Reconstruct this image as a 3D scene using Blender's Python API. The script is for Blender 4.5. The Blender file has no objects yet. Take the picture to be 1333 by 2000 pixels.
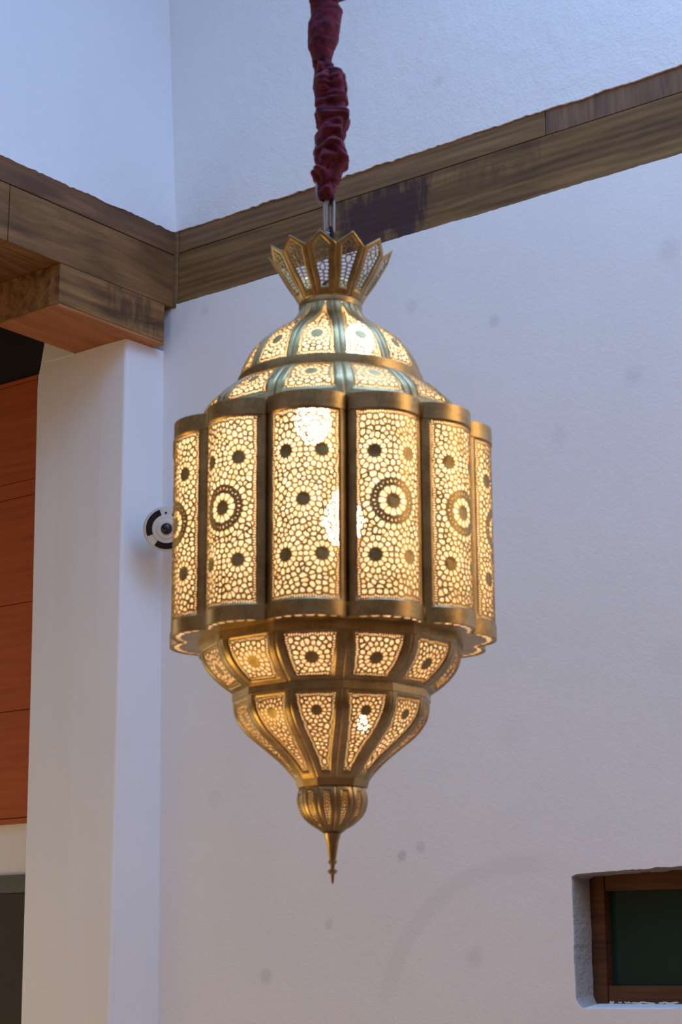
import bpy, bmesh, math, random
import numpy as np
from mathutils import Vector, Matrix, noise
from mathutils.geometry import tessellate_polygon
PI = math.pi
SC = bpy.context.scene
COL = SC.collection
random.seed(7)

# ------------------------------------------------------------------ camera
cd = bpy.data.cameras.new('camera'); cam = bpy.data.objects.new('camera', cd); COL.objects.link(cam)
cd.sensor_fit = 'VERTICAL'; cd.sensor_height = 36.0; cd.lens = 65.52
cam.location = (0, 0, 1.6)
cam.rotation_euler = (PI/2 + math.atan(920/3640), 0, 0)
cd.clip_end = 100
cd.dof.use_dof = True; cd.dof.focus_distance = 7.3; cd.dof.aperture_fstop = 9.5; cd.dof.aperture_blades = 0
SC.camera = cam
# courtyard frame: X runs along the right wall away from the far corner, -Y runs along the left wall, Z up
CO = Vector((-0.6831, 7.2, 0.0)); ROT = math.atan2(-0.61957, 0.78494)
def W(x, y, z=0.0):
    c, s = math.cos(ROT), math.sin(ROT)
    return Vector((CO.x + c*x - s*y, CO.y + s*x + c*y, z))

# ------------------------------------------------------------------ light
wd = bpy.data.worlds.new('sky'); SC.world = wd; wd.use_nodes = True
bg = wd.node_tree.nodes['Background']; bg.inputs[0].default_value = (0.30, 0.50, 1.0, 1); bg.inputs[1].default_value = 0.03
def area(name, loc, size, power, color, rot=(0, 0, 0), size_y=None, spread=PI):
    l = bpy.data.lights.new(name, 'AREA'); l.shape = 'RECTANGLE'; l.size = size; l.size_y = size_y or size
    l.energy = power; l.color = color; l.spread = spread
    o = bpy.data.objects.new(name, l); COL.objects.link(o); o.location = loc; o.rotation_euler = rot
    return o
# daylight overhead; two extra area lights are added to push it right and near
area('skylight_daylight', W(2.9, -2.9, 6.75), 5.4, 76, (.31, .54, 1.0), (0, 0, ROT))
area('sky_fill_right', W(3.9, -1.9, 6.74), 3.4, 180, (.32, .555, 1.0), (0, 0, ROT))
area('sky_fill_near', W(1.45, -4.35, 6.74), 2.7, 23, (.41, .74, 1.0), (0, 0, ROT))
def lamp(name, loc, power, color, r=0.12):
    l = bpy.data.lights.new(name, 'POINT'); l.energy = power; l.color = color; l.shadow_soft_size = r
    o = bpy.data.objects.new(name, l); COL.objects.link(o); o.location = loc
    return o
lamp('warm_fill_right', W(5.2, -1.5, 3.4), 52, (1.0, .66, .32), 0.6)  # warm fill out of view, added to lift the wall tones
lamp('warm_fill_low', W(0.9, -3.5, 0.85), 60, (1.0, .62, .16), 0.5)  # unseen fill, added to warm the lower walls near the corner
lamp('gallery_fill', W(-1.3, -3.2, 2.6), 17, (1.0, .90, .64), 0.4)  # added fill with no visible source, brightens the orange planks
lamp('gallery_fill_low', W(-1.2, -1.6, 1.2), 11, (1.0, .90, .47), 0.4)  # second unseen fill, added low in the gallery

SC.view_settings.view_transform = 'Standard'; SC.view_settings.look = 'None'
SC.view_settings.exposure = 0.0; SC.view_settings.gamma = 1.0; SC.view_settings.use_curve_mapping = False
SC.cycles.use_denoising = True; SC.cycles.use_adaptive_sampling = True; SC.cycles.adaptive_threshold = 0.015
SC.cycles.max_bounces = 10; SC.cycles.diffuse_bounces = 6; SC.cycles.glossy_bounces = 6
SC.cycles.sample_clamp_indirect = 6.0
SC.cycles.caustics_reflective = True

# ------------------------------------------------------------------ node helpers
class NT:
    def __init__(s, name):
        s.m = bpy.data.materials.new(name); s.m.use_nodes = True
        s.t = s.m.node_tree; s.b = s.t.nodes['Principled BSDF']
    def n(s, typ, **kw):
        nd = s.t.nodes.new(typ)
        for k, v in kw.items():
            if k.startswith('i_'): nd.inputs[k[2:].replace('_', ' ')].default_value = v
            else: setattr(nd, k, v)
        return nd
    def l(s, a, b): s.t.links.new(a, b)
    def coords(s, scale=(1, 1, 1), kind='Object', loc=(0, 0, 0)):
        tc = s.n('ShaderNodeTexCoord'); mp = s.n('ShaderNodeMapping')
        mp.inputs['Scale'].default_value = scale; mp.inputs['Location'].default_value = loc
        s.l(tc.outputs[kind], mp.inputs[0]); return mp.outputs[0]
    def noise(s, vec, scale, detail=4, rough=0.5, dist=0.0):
        nz = s.n('ShaderNodeTexNoise'); nz.inputs['Scale'].default_value = scale
        nz.inputs['Detail'].default_value = detail; nz.inputs['Roughness'].default_value = rough
        nz.inputs['Distortion'].default_value = dist
        s.l(vec, nz.inputs['Vector']); return nz.outputs['Fac']
    def ramp(s, fac, stops):
        r = s.n('ShaderNodeValToRGB'); e = r.color_ramp.elements
        while len(e) < len(stops): e.new(0.5)
        for k, (p, c) in enumerate(stops): e[k].position = p; e[k].color = (*c, 1) if len(c) == 3 else c
        s.l(fac, r.inputs[0]); return r.outputs[0]
    def mix(s, fac, a, b, mode='MIX'):
        m = s.n('ShaderNodeMix'); m.data_type = 'RGBA'; m.blend_type = mode
        for sock, v in ((m.inputs[0], fac), (m.inputs[6], a), (m.inputs[7], b)):
            if hasattr(v, 'is_linked') or isinstance(v, bpy.types.NodeSocket): s.l(v, sock)
            elif isinstance(v, (int, float)): sock.default_value = v
            else: sock.default_value = (*v, 1)
        return m.outputs[2]
    def math(s, op, a, b=0.0, c=None, clamp=False):
        m = s.n('ShaderNodeMath'); m.operation = op; m.use_clamp = clamp
        for k, v in enumerate((a, b) if c is None else (a, b, c)):
            if isinstance(v, bpy.types.NodeSocket): s.l(v, m.inputs[k])
            else: m.inputs[k].default_value = v
        return m.outputs[0]
    def bump(s, h, strength=0.3, dist=0.01):
        b = s.n('ShaderNodeBump'); b.inputs['Strength'].default_value = strength; b.inputs['Distance'].default_value = dist
        s.l(h, b.inputs['Height']); s.l(b.outputs[0], s.b.inputs['Normal'])
    def base(s, c):
        if isinstance(c, bpy.types.NodeSocket): s.l(c, s.b.inputs['Base Color'])
        else: s.b.inputs['Base Color'].default_value = (*c, 1)
    def rough(s, r): s.b.inputs['Roughness'].default_value = r

def plaster(name, col=(0.80, 0.79, 0.79), spots=(), arc=None, bump=0.18):
    m = NT(name)
    v = m.coords()
    big = m.noise(v, 1.7, 3)
    c = m.ramp(big, [(0.3, tuple(x*0.95 for x in col)), (0.7, col)])
    if spots or arc:
        sep = m.n('ShaderNodeSeparateXYZ'); m.l(v, sep.inputs[0])
        warp = m.math('MULTIPLY', m.math('SUBTRACT', m.noise(v, 30, 2), 0.5), 0.02)
        tot = None
        for x, z, r, k in spots:
            dx = m.math('SUBTRACT', sep.outputs[0], x); dz = m.math('SUBTRACT', sep.outputs[2], z)
            d = m.math('SQRT', m.math('ADD', m.math('MULTIPLY', dx, dx), m.math('MULTIPLY', dz, dz)))
            d = m.math('ADD', d, warp)
            mr = m.n('ShaderNodeMapRange'); mr.interpolation_type = 'SMOOTHSTEP'
            mr.inputs['From Min'].default_value = r; mr.inputs['From Max'].default_value = r*0.25
            mr.inputs['To Min'].default_value = 0; mr.inputs['To Max'].default_value = k*.8
            m.l(d, mr.inputs['Value'])
            tot = mr.outputs[0] if tot is None else m.math('MAXIMUM', tot, mr.outputs[0])
        if arc:
            cx, cz, r, w, k = arc
            dx = m.math('SUBTRACT', sep.outputs[0], cx); dz = m.math('SUBTRACT', sep.outputs[2], cz)
            d = m.math('SQRT', m.math('ADD', m.math('MULTIPLY', dx, dx), m.math('MULTIPLY', dz, dz)))
            d = m.math('ABSOLUTE', m.math('SUBTRACT', d, r))
            mr = m.n('ShaderNodeMapRange'); mr.interpolation_type = 'SMOOTHSTEP'
            mr.inputs['From Min'].default_value = w; mr.inputs['From Max'].default_value = w*0.3
            mr.inputs['To Min'].default_value = 0; mr.inputs['To Max'].default_value = k
            m.l(d, mr.inputs['Value'])
            side = m.math('MULTIPLY', m.math('SUBTRACT', cx + 0.2, sep.outputs[0]), 6.0, clamp=True)
            up = m.math('MULTIPLY', m.math('SUBTRACT', sep.outputs[2], cz + 0.10), 8.0, clamp=True)
            a = m.math('MULTIPLY', m.math('MULTIPLY', mr.outputs[0], side), up)
            tot = a if tot is None else m.math('MAXIMUM', tot, a)
        c = m.mix(tot, c, (0.30, 0.29, 0.31))
    m.base(c); m.rough(0.85)
    h = m.math('ADD', m.noise(v, 90, 5, 0.6), m.math('MULTIPLY', m.noise(v, 14, 4, 0.55), 2.2))
    m.bump(h, bump, 0.006)
    return m.m

def wood(name, dark, mid, light, axis=0, scale=1.0, rough=0.55, stain=None, seed=0.0):
    m = NT(name)
    sc = [9.0*scale]*3; sc[axis] = 0.9*scale
    v = m.coords(tuple(sc), loc=(seed, seed*1.7, seed*0.6))
    n1 = m.noise(v, 1.3, 5, 0.6, 1.2)
    wv = m.n('ShaderNodeTexWave'); wv.wave_type = 'RINGS'; wv.rings_direction = 'XYZ'[(axis+1) % 3]
    wv.inputs['Scale'].default_value = 1.1; wv.inputs['Distortion'].default_value = 6.0; wv.inputs['Detail'].default_value = 3
    wv.inputs['Detail Scale'].default_value = 1.2
    m.l(v, wv.inputs[0])
    f = m.math('ADD', m.math('MULTIPLY', n1, 0.85), m.math('MULTIPLY', wv.outputs['Fac'], 0.12))
    c = m.ramp(f, [(0.30, dark), (0.52, mid), (0.78, light)])
    sc2 = [60.0]*3; sc2[axis] = 3.0
    fine = m.noise(m.coords(tuple(sc2)), 1.0, 4, 0.6)
    c = m.mix(m.math('MULTIPLY', m.math('SUBTRACT', 0.62, fine, clamp=True), 1.6, clamp=True), c, dark)
    if stain:
        v0 = m.coords(); sep = m.n('ShaderNodeSeparateXYZ'); m.l(v0, sep.inputs[0])
        nn = m.math('MULTIPLY', m.math('SUBTRACT', m.noise(m.coords((18, 18, 5)), 1.0, 5, 0.65), 0.5), 0.75)
        for x0, x1, z0, z1, k, sc_ in stain:
            cx, hw = (x0+x1)/2, (x1-x0)/2; ax_ = 0 if axis == 2 else axis; cz, hz = (z0+z1)/2, (z1-z0)/2
            dx = m.math('SUBTRACT', m.math('ABSOLUTE', m.math('SUBTRACT', sep.outputs[ax_], cx)), hw)
            dz = m.math('SUBTRACT', m.math('ABSOLUTE', m.math('SUBTRACT', sep.outputs[2], cz)), hz)
            d = m.math('ADD', m.math('MAXIMUM', dx, dz), m.math('MULTIPLY', nn, 0.5))
            mr = m.n('ShaderNodeMapRange'); mr.interpolation_type = 'SMOOTHSTEP'
            mr.inputs['From Min'].default_value = 0.04; mr.inputs['From Max'].default_value = -0.05
            mr.inputs['To Max'].default_value = k
            m.l(d, mr.inputs['Value'])
            c = m.mix(mr.outputs[0], c, sc_)
    m.base(c); m.rough(rough+.1); m.b.inputs['Specular IOR Level'].default_value = 0.28
    m.bump(m.math('ADD', f, m.math('MULTIPLY', fine, .5)), 0.15, 0.004)
    return m.m

def plain(name, col, rough=0.5, metal=0.0, spec=0.5, bump=None):
    m = NT(name)
    v = m.coords()
    nz = m.noise(v, 25, 3)
    m.base(m.ramp(nz, [(0.3, tuple(x*0.88 for x in col)), (0.7, col)])); m.rough(rough)
    m.b.inputs['Metallic'].default_value = metal; m.b.inputs['Specular IOR Level'].default_value = spec
    if bump: m.bump(m.noise(v, bump[0], 4), bump[1], 0.002)
    return m.m

SPOTS = [(1.566, 3.87, .035, .28), (1.142, 2.023, .03, .45), (1.218, 2.049, .03, .3), (1.205, 4.007, .04, .2),
         (0.821, 1.80, .028, .25), (0.533, 1.623, .04, .3), (2.266, 3.961, .06, .2), (2.113, 3.554, .05, .2),
         (0.268, 2.27, .05, .12), (1.436, 1.682, .05, .18), (1.819, 3.404, .05, .1), (0.177, 4.227, .03, .22),
         (0.949, 2.2, .05, .08), (2.2, 2.6, .08, .08), (1.6, 2.4, .09, .07), (0.5, 3.9, .05, .12)]
M_WALL = plaster('white_plaster_smudged', spots=SPOTS, arc=(1.62, 1.41, .567, .045, .09))
M_UP = plaster('white_plaster_rough', spots=[(1.338, 4.871, .035, .22), (0.9, 4.95, .05, .1)], bump=0.45)
M_UPL = plaster('white_plaster_left', bump=0.45)
M_PIL = plaster('white_plaster_pillar', col=(0.80, 0.78, 0.77))
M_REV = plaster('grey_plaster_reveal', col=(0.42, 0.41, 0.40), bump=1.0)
M_BEAM = wood('stained_beam_wood', (.09, .045, .020), (.21, .115, .040), (.31, .18, .068), 0,
              stain=[(0.86, 1.27, 4.27, 4.53, .85, (.035, .016, .022)), (1.42, 1.75, 4.44, 4.53, .4, (.06, .03, .02))])
M_BEAM2 = wood('upper_board_wood', (.12, .065, .030), (.22, .125, .055), (.28, .168, .078), 0, seed=3.0)
M_BEAM2B = wood('striped_board_wood', (.11, .06, .042), (.19, .105, .062), (.27, .16, .09), 2, 2.0, seed=5.0)
M_LB = wood('left_board_wood', (.10, .045, .016), (.225, .108, .036), (.30, .155, .052), 1, seed=8.0)
M_LB2 = wood('left_upper_board_wood', (.085, .038, .022), (.18, .085, .036), (.26, .13, .055), 1, seed=1.0)
M_CORB = wood('corbel_wood', (.10, .045, .018), (.30, .145, .042), (.40, .20, .062), 1, seed=11.0, stain=[(-.33, -.13, 4.18, 4.27, .75, (.06, .028, .018))])
M_SOF = wood('soffit_wood', (.25, .09, .03), (.40, .15, .05), (.48, .20, .07), 1, 0.7, seed=14.0)
M_ORANGE = wood('orange_painted_wood', (.36, .08, .022), (.45, .105, .030), (.50, .125, .038), 0, 0.8, rough=0.45)
M_FRAME = wood('window_frame_wood', (.05, .019, .008), (.10, .038, .014), (.135, .052, .020), 0, 1.5)
M_DARK = plain('dark_void_sheet', (.012, .012, .014), 0.8)  # near-black sheet standing in for the dark void above the planks
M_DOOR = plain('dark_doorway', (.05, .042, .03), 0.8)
M_CEIL = plain('gallery_ceiling_wood', (.10, .05, .025), 0.7)
M_WOODWALL = plain('brown_bounce_wall', (.30, .17, .09), 0.7)  # brown picked for the unseen lower walls to cut blue bounce light
M_FLOOR = plain('terracotta_floor', (.42, .24, .15), 0.6)
M_GAP = plain('gap_dark', (.01, .008, .006), 0.9)

# ------------------------------------------------------------------ mesh helpers
KEEP = set()      # meshes whose faces already point outward
def link(name, bm, mat, parent=None, smooth=False, bevel=0.0, rot=None, loc=None, kind=None):
    me = bpy.data.meshes.new(name)
    if id(bm) not in KEEP: bmesh.ops.recalc_face_normals(bm, faces=bm.faces)
    KEEP.discard(id(bm))
    bm.to_mesh(me); bm.free()
    for mt in (mat if isinstance(mat, (list, tuple)) else [mat]): me.materials.append(mt)
    if smooth:
        for p in me.polygons: p.use_smooth = True
        me.set_sharp_from_angle(angle=math.radians(24))
    o = bpy.data.objects.new(name, me); COL.objects.link(o)
    if parent: o.parent = parent
    if loc is not None: o.location = loc
    if rot is not None: o.rotation_euler = rot
    if bevel:
        b = o.modifiers.new('bevel', 'BEVEL'); b.width = bevel; b.segments = 3; b.limit_method = 'ANGLE'
    if kind: o['kind'] = kind
    return o
def yard(o): o.location = CO; o.rotation_euler = (0, 0, ROT); return o
def box(bm, x0, x1, y0, y1, z0, z1):
    v = [bm.verts.new((x, y, z)) for x in (x0, x1) for y in (y0, y1) for z in (z0, z1)]
    for q in ((0, 1, 3, 2), (4, 6, 7, 5), (0, 4, 5, 1), (2, 3, 7, 6), (0, 2, 6, 4), (1, 5, 7, 3)):
        bm.faces.new([v[i] for i in q])
    return v
def hexa(bm, pts):   # 8 points: bottom ring then top ring
    v = [bm.verts.new(p) for p in pts]
    for q in ((0, 1, 2, 3), (4, 7, 6, 5), (0, 4, 5, 1), (1, 5, 6, 2), (2, 6, 7, 3), (3, 7, 4, 0)):
        bm.faces.new([v[i] for i in q])
def struct_box(name, x0, x1, y0, y1, z0, z1, mat, kind='structure', bevel=0.0):
    bm = bmesh.new(); box(bm, x0, x1, y0, y1, z0, z1)
    return yard(link(name, bm, mat, bevel=bevel, kind=kind))
def thing(name, label, cat, loc, rz=0.0, group=None):
    o = bpy.data.objects.new(name, None); COL.objects.link(o); o.empty_display_size = 0.1
    o.location = loc; o.rotation_euler = (0, 0, rz); o['label'] = label; o['category'] = cat
    if group: o['group'] = group
    return o
def lathe(bm, prof, n=48, cap=False):
    rings = []
    for r, z in prof:
        rings.append([bm.verts.new((r*math.sin(2*PI*k/n), -r*math.cos(2*PI*k/n), z)) for k in range(n)])
    for a, b in zip(rings, rings[1:]):
        for k in range(n):
            bm.faces.new((a[k], a[(k+1) % n], b[(k+1) % n], b[k]))
    if cap:
        bm.faces.new(rings[0]); bm.faces.new(rings[-1])
def tube(bm, pts, r, n=10, closed=False):
    pts = [Vector(p) for p in pts]; N = len(pts); rings = []
    up = Vector((0.3, 0.9, 0.2)).normalized()
    for i, p in enumerate(pts):
        a = pts[(i-1) % N] if closed or i > 0 else p; b = pts[(i+1) % N] if closed or i < N-1 else p
        t = (b-a).normalized(); s = t.cross(up).normalized(); u = s.cross(t)
        rr = r[i] if isinstance(r, (list, tuple)) else r
        rings.append([bm.verts.new(p + (s*math.cos(2*PI*k/n) + u*math.sin(2*PI*k/n))*rr) for k in range(n)])
    for i in range(N if closed else N-1):
        a, b = rings[i], rings[(i+1) % N]
        for k in range(n): bm.faces.new((a[k], a[(k+1) % n], b[(k+1) % n], b[k]))
    if not closed: bm.faces.new(rings[0]); bm.faces.new(rings[-1])

# ------------------------------------------------------------------ structure
def jag(x, seed, amp, amp2=0.0):
    return amp*.9*abs(noise.noise(Vector((x*95, seed, 5)))) + amp*noise.noise(Vector((x*9, seed, 0))) + amp*0.7*noise.noise(Vector((x*37, seed, 3))) + amp2*noise.noise(Vector((x*2.2, seed, 7)))
def plaster_sheet(name, axis, a0, a1, z0, z1, face, thick, mat, jag_lo=None, jag_hi=None, holes=(), shear=0.0, zpivot=0.0):
    """A plaster coat: outline with ragged edges, optional openings, real thickness. axis 0: runs in X, faces -Y; axis 1: runs in -Y, faces +X."""
    n = 700
    lo = [(a0 + (a1-a0)*i/n, z0 + (jag(a0 + (a1-a0)*i/n, *jag_lo) if jag_lo else 0)) for i in range(n+1)]
    hi = [(a0 + (a1-a0)*i/n, z1 + (jag(a0 + (a1-a0)*i/n, *jag_hi) if jag_hi else 0)) for i in range(n, -1, -1)]
    loops = [lo + hi] + [list(h) for h in holes]
    tri = tessellate_polygon([[Vector((a, z, 0)) for a, z in L] for L in loops])
    flat = [p for L in loops for p in L]
    def P(p, d):
        a, z = p; s = shear*(z - zpivot)
        return (a, face + d, z) if axis == 0 else (face - d + s, -a, z)
    bm = bmesh.new()
    f = [bm.verts.new(P(p, 0)) for p in flat]; b = [bm.verts.new(P(p, thick)) for p in flat]
    for t in tri:
        bm.faces.new([f[i] for i in t]); bm.faces.new([b[i] for i in reversed(t)])
    k = 0
    for L in loops:
        m = len(L)
        for i in range(m):
            bm.faces.new((f[k+i], f[k+(i+1) % m], b[k+(i+1) % m], b[k+i]))
        k += m
    return yard(link(name, bm, mat, kind='structure'))

# window opening outline, irregular plaster edge with rounded lower left corner
op = []
def seg(p, q, n, amp, sd):
    for i in range(n):
        t = i/n; x = p[0]+(q[0]-p[0])*t; z = p[1]+(q[1]-p[1])*t
        w = min(1.0, 4*t, 4*(1-t))
        nx, nz = -(q[1]-p[1]), (q[0]-p[0]); L = math.hypot(nx, nz)
        d = amp*w*(noise.noise(Vector((x*20, z*20, sd))) + 0.6*noise.noise(Vector((x*70, z*70, sd+4))))
        op.append((x+nx/L*d, z+nz/L*d))
seg((1.817, 1.560), (1.815, 1.930), 30, .003, 1)
seg((1.815, 1.930), (1.835, 1.938), 4, .001, 2)
seg((1.835, 1.938), (2.60, 1.962), 60, .005, 3)
seg((2.60, 1.962), (2.62, 1.53), 20, .004, 4)
seg((2.62, 1.53), (1.88, 1.519), 50, .003, 5)
for k in range(8):
    a = k/8*PI/2; op.append((1.865 - 0.048*math.sin(a)*1.0 , 1.519 + 0.041*(1-math.cos(a))))
plaster_sheet('wall_right', 0, -0.12, 5.8, -0.02, 4.292, -0.006, 0.16, M_WALL, jag_hi=(2.0, .002, .005), holes=[op[::-1]])
plaster_sheet('wall_right_upper', 0, -0.25, 5.8, 4.612, 6.8, -0.006, 0.16, M_UP, jag_lo=(5.0, .005, .002))
plaster_sheet('wall_left_upper', 1, -0.05, 5.8, 4.606, 6.8, 0.006, 0.16, M_UPL, jag_lo=(8.0, .005, .004), shear=-0.068, zpivot=4.606)
# gallery end wall continues the line of the right wall behind the pillar
struct_box('wall_gallery_end', -2.6, 0.0, 0.0, 0.15, 0.0, 4.7, M_PIL)
struct_box('wall_gallery_back', -2.75, -2.6, -5.95, 0.15, 0.0, 4.7, M_PIL)
struct_box('ceiling_gallery', -2.6, -0.36, -5.8, 0.0, 4.62, 4.70, M_CEIL)
struct_box('wall_near', 5.8, 5.95, -5.95, 0.15, 0.0, 4.3, M_WOODWALL)
struct_box('wall_back', -2.6, 5.8, -5.95, -5.8, 0.0, 4.3, M_WOODWALL)
struct_box('wall_near_upper', 5.8, 5.95, -5.95, 0.15, 4.3, 6.8, M_PIL)
struct_box('wall_back_upper', -2.6, 5.8, -5.95, -5.8, 4.3, 6.8, M_PIL)
struct_box('floor', -2.75, 5.95, -5.95, 0.15, -0.15, -0.02, M_FLOOR)
# wall core, coloured near black so the gaps between boards look shaded
struct_box('wall_core_right', -0.2, 5.8, 0.155, 0.30, 0.0, 6.8, M_GAP)
# pillar
bm = bmesh.new()
F = [(-0.050, -0.055), (0.045, -0.042)]
levels = [(0.0, 0.032, -0.034, -0.505), (1.45, 0.009, -0.042, -0.517), (2.8, -0.022, -0.050, -0.545), (4.0, -0.048, -0.058, -0.572), (4.05, -0.049, -0.058, -0.569), (4.104, -0.050, -0.059, -0.556)]
rings = []
for z, xc, xn, xb in levels:
    yn = -0.209 - 0.003*math.sin(z*2)
    P = [(xc, 0.002), (xn, yn+0.020)] + [(xn-0.014*(1-math.cos(q)), yn+0.014*(1-math.sin(q))) for q in (0.0, .4, .8, 1.2, PI/2)] + [(xn - (xn-xb)*t, yn + 0.004*math.sin(t*5+z)) for t in (0.25, 0.5, 0.75)] + [(xb+0.001, yn), (xb, yn+0.001), (xb, 0.002)]
    rings.append([bm.verts.new((x, y, z)) for x, y in P])
for a, b in zip(rings, rings[1:]):
    for k in range(len(a)): bm.faces.new((a[k], a[(k+1) % len(a)], b[(k+1) % len(a)], b[k]))
bm.faces.new(rings[0]); bm.faces.new(rings[-1])
pil = yard(link('wall_pillar', bm, M_PIL, kind='structure'))

bm = bmesh.new()      # the pier carries on upward behind the corbel
yp = -0.209 - 0.003*math.sin(4.104*2)
hexa(bm, [(-0.556, yp, 4.104), (-0.362, yp, 4.104), (-0.362, 0.0, 4.104), (-0.556, 0.0, 4.104), (-0.46, yp, 4.62), (-0.362, yp, 4.62), (-0.362, 0.0, 4.62), (-0.46, 0.0, 4.62)])
yard(link('wall_pillar_rear', bm, M_PIL, kind='structure'))

# ------------------------------------------------------------------ beams
def board(name, parent, x0, x1, y0, y1, z0, z1, mat, bevel=0.0015):
    bm = bmesh.new(); box(bm, x0, x1, y0, y1, z0, z1); return link(name, bm, mat, parent, bevel=bevel)
rb = thing('wooden_beam', 'long brown wooden beam of stacked boards along the right wall above the lantern', 'beam', W(0, 0, 0), ROT)
board('board', rb, 0.018, 5.8, 0.002, 0.15, 4.283, 4.5165, M_BEAM)
board('board', rb, 0.018, 1.7935, 0.001, 0.15, 4.5195, 4.625, M_BEAM2)['label'] = 'plain upper board of the beam'
board('board', rb, 1.7965, 5.8, 0.0025, 0.15, 4.5195, 4.625, M_BEAM2B)['label'] = 'upper board with vertical saw marks'
board('corner_strip', rb, 0.000, 0.016, -0.010, 0.14, 4.277, 4.612, M_BEAM2)
lb = thing('wooden_beam', 'brown wooden lintel beam at upper left that rests on the corbel block', 'beam', W(0, 0, 0), ROT)
board('board', lb, -0.36, 0.0, -0.903, -0.001, 4.2815, 4.508, M_LB)
board('board', lb, -0.36, 0.0, -5.8, -0.907, 4.2815, 4.508, M_LB)
board('board', lb, -0.36, 0.002, -5.8, -0.001, 4.511, 4.612, M_LB2)['label'] = 'darker upper board'
cb = thing('corbel_block', 'thick wooden corbel block between the white pillar and the lintel beam', 'corbel', W(0, 0, 0), ROT)
board('block', cb, -0.352, -0.001, -0.635, -0.056, 4.118, 4.281, M_CORB, 0.003)
board('soffit_board', cb, -0.358, -0.001, -0.635, -0.056, 4.105, 4.117, M_SOF, 0.002)
pl = thing('plank_panel', 'orange painted wooden plank panel on the wall behind the white pillar', 'panel', W(0, 0, 0), ROT)
zs = [2.231, 2.252, 2.694, 3.148, 3.613, 3.683, 4.128, 4.150]
for a, b in zip(zs, zs[1:]):
    board('plank', pl, -2.1, -0.585, -0.03, -0.0005, a+0.0015 if a > 2.24 else a, b-0.0015, M_ORANGE, 0.001)
db = struct_box('void_sheet', -2.6, -0.42, -0.012, 0.0, 4.152, 4.62, M_DARK)
dd = thing('dark_door', 'dark door opening below the white band under the orange panel', 'door', W(0, 0, 0), ROT)
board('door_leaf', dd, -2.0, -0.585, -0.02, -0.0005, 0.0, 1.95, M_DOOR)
board('door_header', dd, -2.0, -0.585, -0.025, -0.0005, 1.953, 2.025, plain('dark_green_grey', (.12, .12, .10), .7))

# ------------------------------------------------------------------ window
# rough reveal: ring between the opening and the frame
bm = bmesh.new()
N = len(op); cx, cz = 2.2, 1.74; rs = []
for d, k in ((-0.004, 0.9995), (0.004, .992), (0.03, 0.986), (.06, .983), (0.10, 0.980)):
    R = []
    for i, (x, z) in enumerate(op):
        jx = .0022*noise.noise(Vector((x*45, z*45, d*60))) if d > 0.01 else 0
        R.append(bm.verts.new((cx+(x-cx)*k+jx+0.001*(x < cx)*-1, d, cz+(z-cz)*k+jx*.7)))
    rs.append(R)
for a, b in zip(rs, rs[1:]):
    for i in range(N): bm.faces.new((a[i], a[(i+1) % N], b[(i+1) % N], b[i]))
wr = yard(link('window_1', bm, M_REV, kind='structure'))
def wb(name, x0, x1, y0, y1, z0, z1, mat, bevel=.002):
    return board(name, wr, x0, x1, y0, y1, z0, z1, mat, bevel)
fm = bmesh.new()
box(fm, 1.800, 1.874, 0.094, 0.150, 1.535, 1.945)
box(fm, 1.8755, 2.60, 0.098, 0.148, 1.886, 1.948)
box(fm, 1.8755, 2.60, 0.098, 0.148, 1.535, 1.592)
box(fm, 2.56, 2.64, 0.094, 0.150, 1.535, 1.945)
link('window_frame', fm, M_FRAME, wr, bevel=.003)
g = NT('window_glass'); g.base((.012, .035, .028)); g.rough(0.12); g.b.inputs['Specular IOR Level'].default_value = 0.35
wb('pane', 1.872, 2.57, 0.132, 0.138, 1.588, 1.890, g.m, 0)
sl_ = bmesh.new(); hexa(sl_, [(1.84, -.003, 1.516), (2.61, -.003, 1.516), (2.61, .13, 1.516), (1.84, .13, 1.516), (1.84, -.003, 1.524), (2.61, -.003, 1.526), (2.61, .13, 1.541), (1.84, .13, 1.541)])
link('window_sill', sl_, M_UP, wr, bevel=.002)
pk = bmesh.new()
bmesh.ops.create_uvsphere(pk, u_segments=12, v_segments=8, radius=.006, matrix=Matrix.Translation((1.884, .130, 1.735)))
link('latch', pk, M_GAP, wr)
# paint drips along the foot of the frame
pd = bmesh.new()
for x, w, h in ((1.888, .012, .006), (1.918, .010, .003), (1.945, .016, .003), (2.00, .06, .004), (2.09, .05, .004), (2.17, .03, .003)):
    for i in range(5):
        t = i/4; bmesh.ops.create_uvsphere(pd, u_segments=8, v_segments=5, radius=1.0, matrix=Matrix.Translation((x-w/2+w*t, .0965, 1.540+.0015*math.sin(i*2+x*30))) @ Matrix.Diagonal((w*.22, .0015, h*.6, 1)))
link('paint_drip', pd, plain('white_paint', (.75, .74, .74), .6), wr, smooth=True)

# ------------------------------------------------------------------ lantern
def brass_mat(name, col, rough):
    m = NT(name); v = m.coords()
    n1 = m.noise(v, 18, 4, .6); n2 = m.noise(v, 160, 3, .6)
    f = m.math('ADD', m.math('MULTIPLY', n1, .7), m.math('MULTIPLY', n2, .3))
    m.base(m.ramp(f, [(.32, tuple(x*.55 for x in col)), (.55, col), (.75, tuple(min(1, x*1.15) for x in col))]))
    m.b.inputs['Metallic'].default_value = 1.0
    r = m.n('ShaderNodeMapRange'); r.inputs['To Min'].default_value = rough-.06; r.inputs['To Max'].default_value = rough+.12
    m.l(n1, r.inputs['Value']); m.l(r.outputs[0], m.b.inputs['Roughness'])
    m.bump(m.noise(v, 60, 3), .12, .001)
    return m.m
M_BR = brass_mat('aged_brass', (.53, .405, .20), .34)
M_IN = plain('pale_glow_inside', (.78, .68, .50), .5, .35)  # pale inner coat, added to spread the bulb glow evenly
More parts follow.
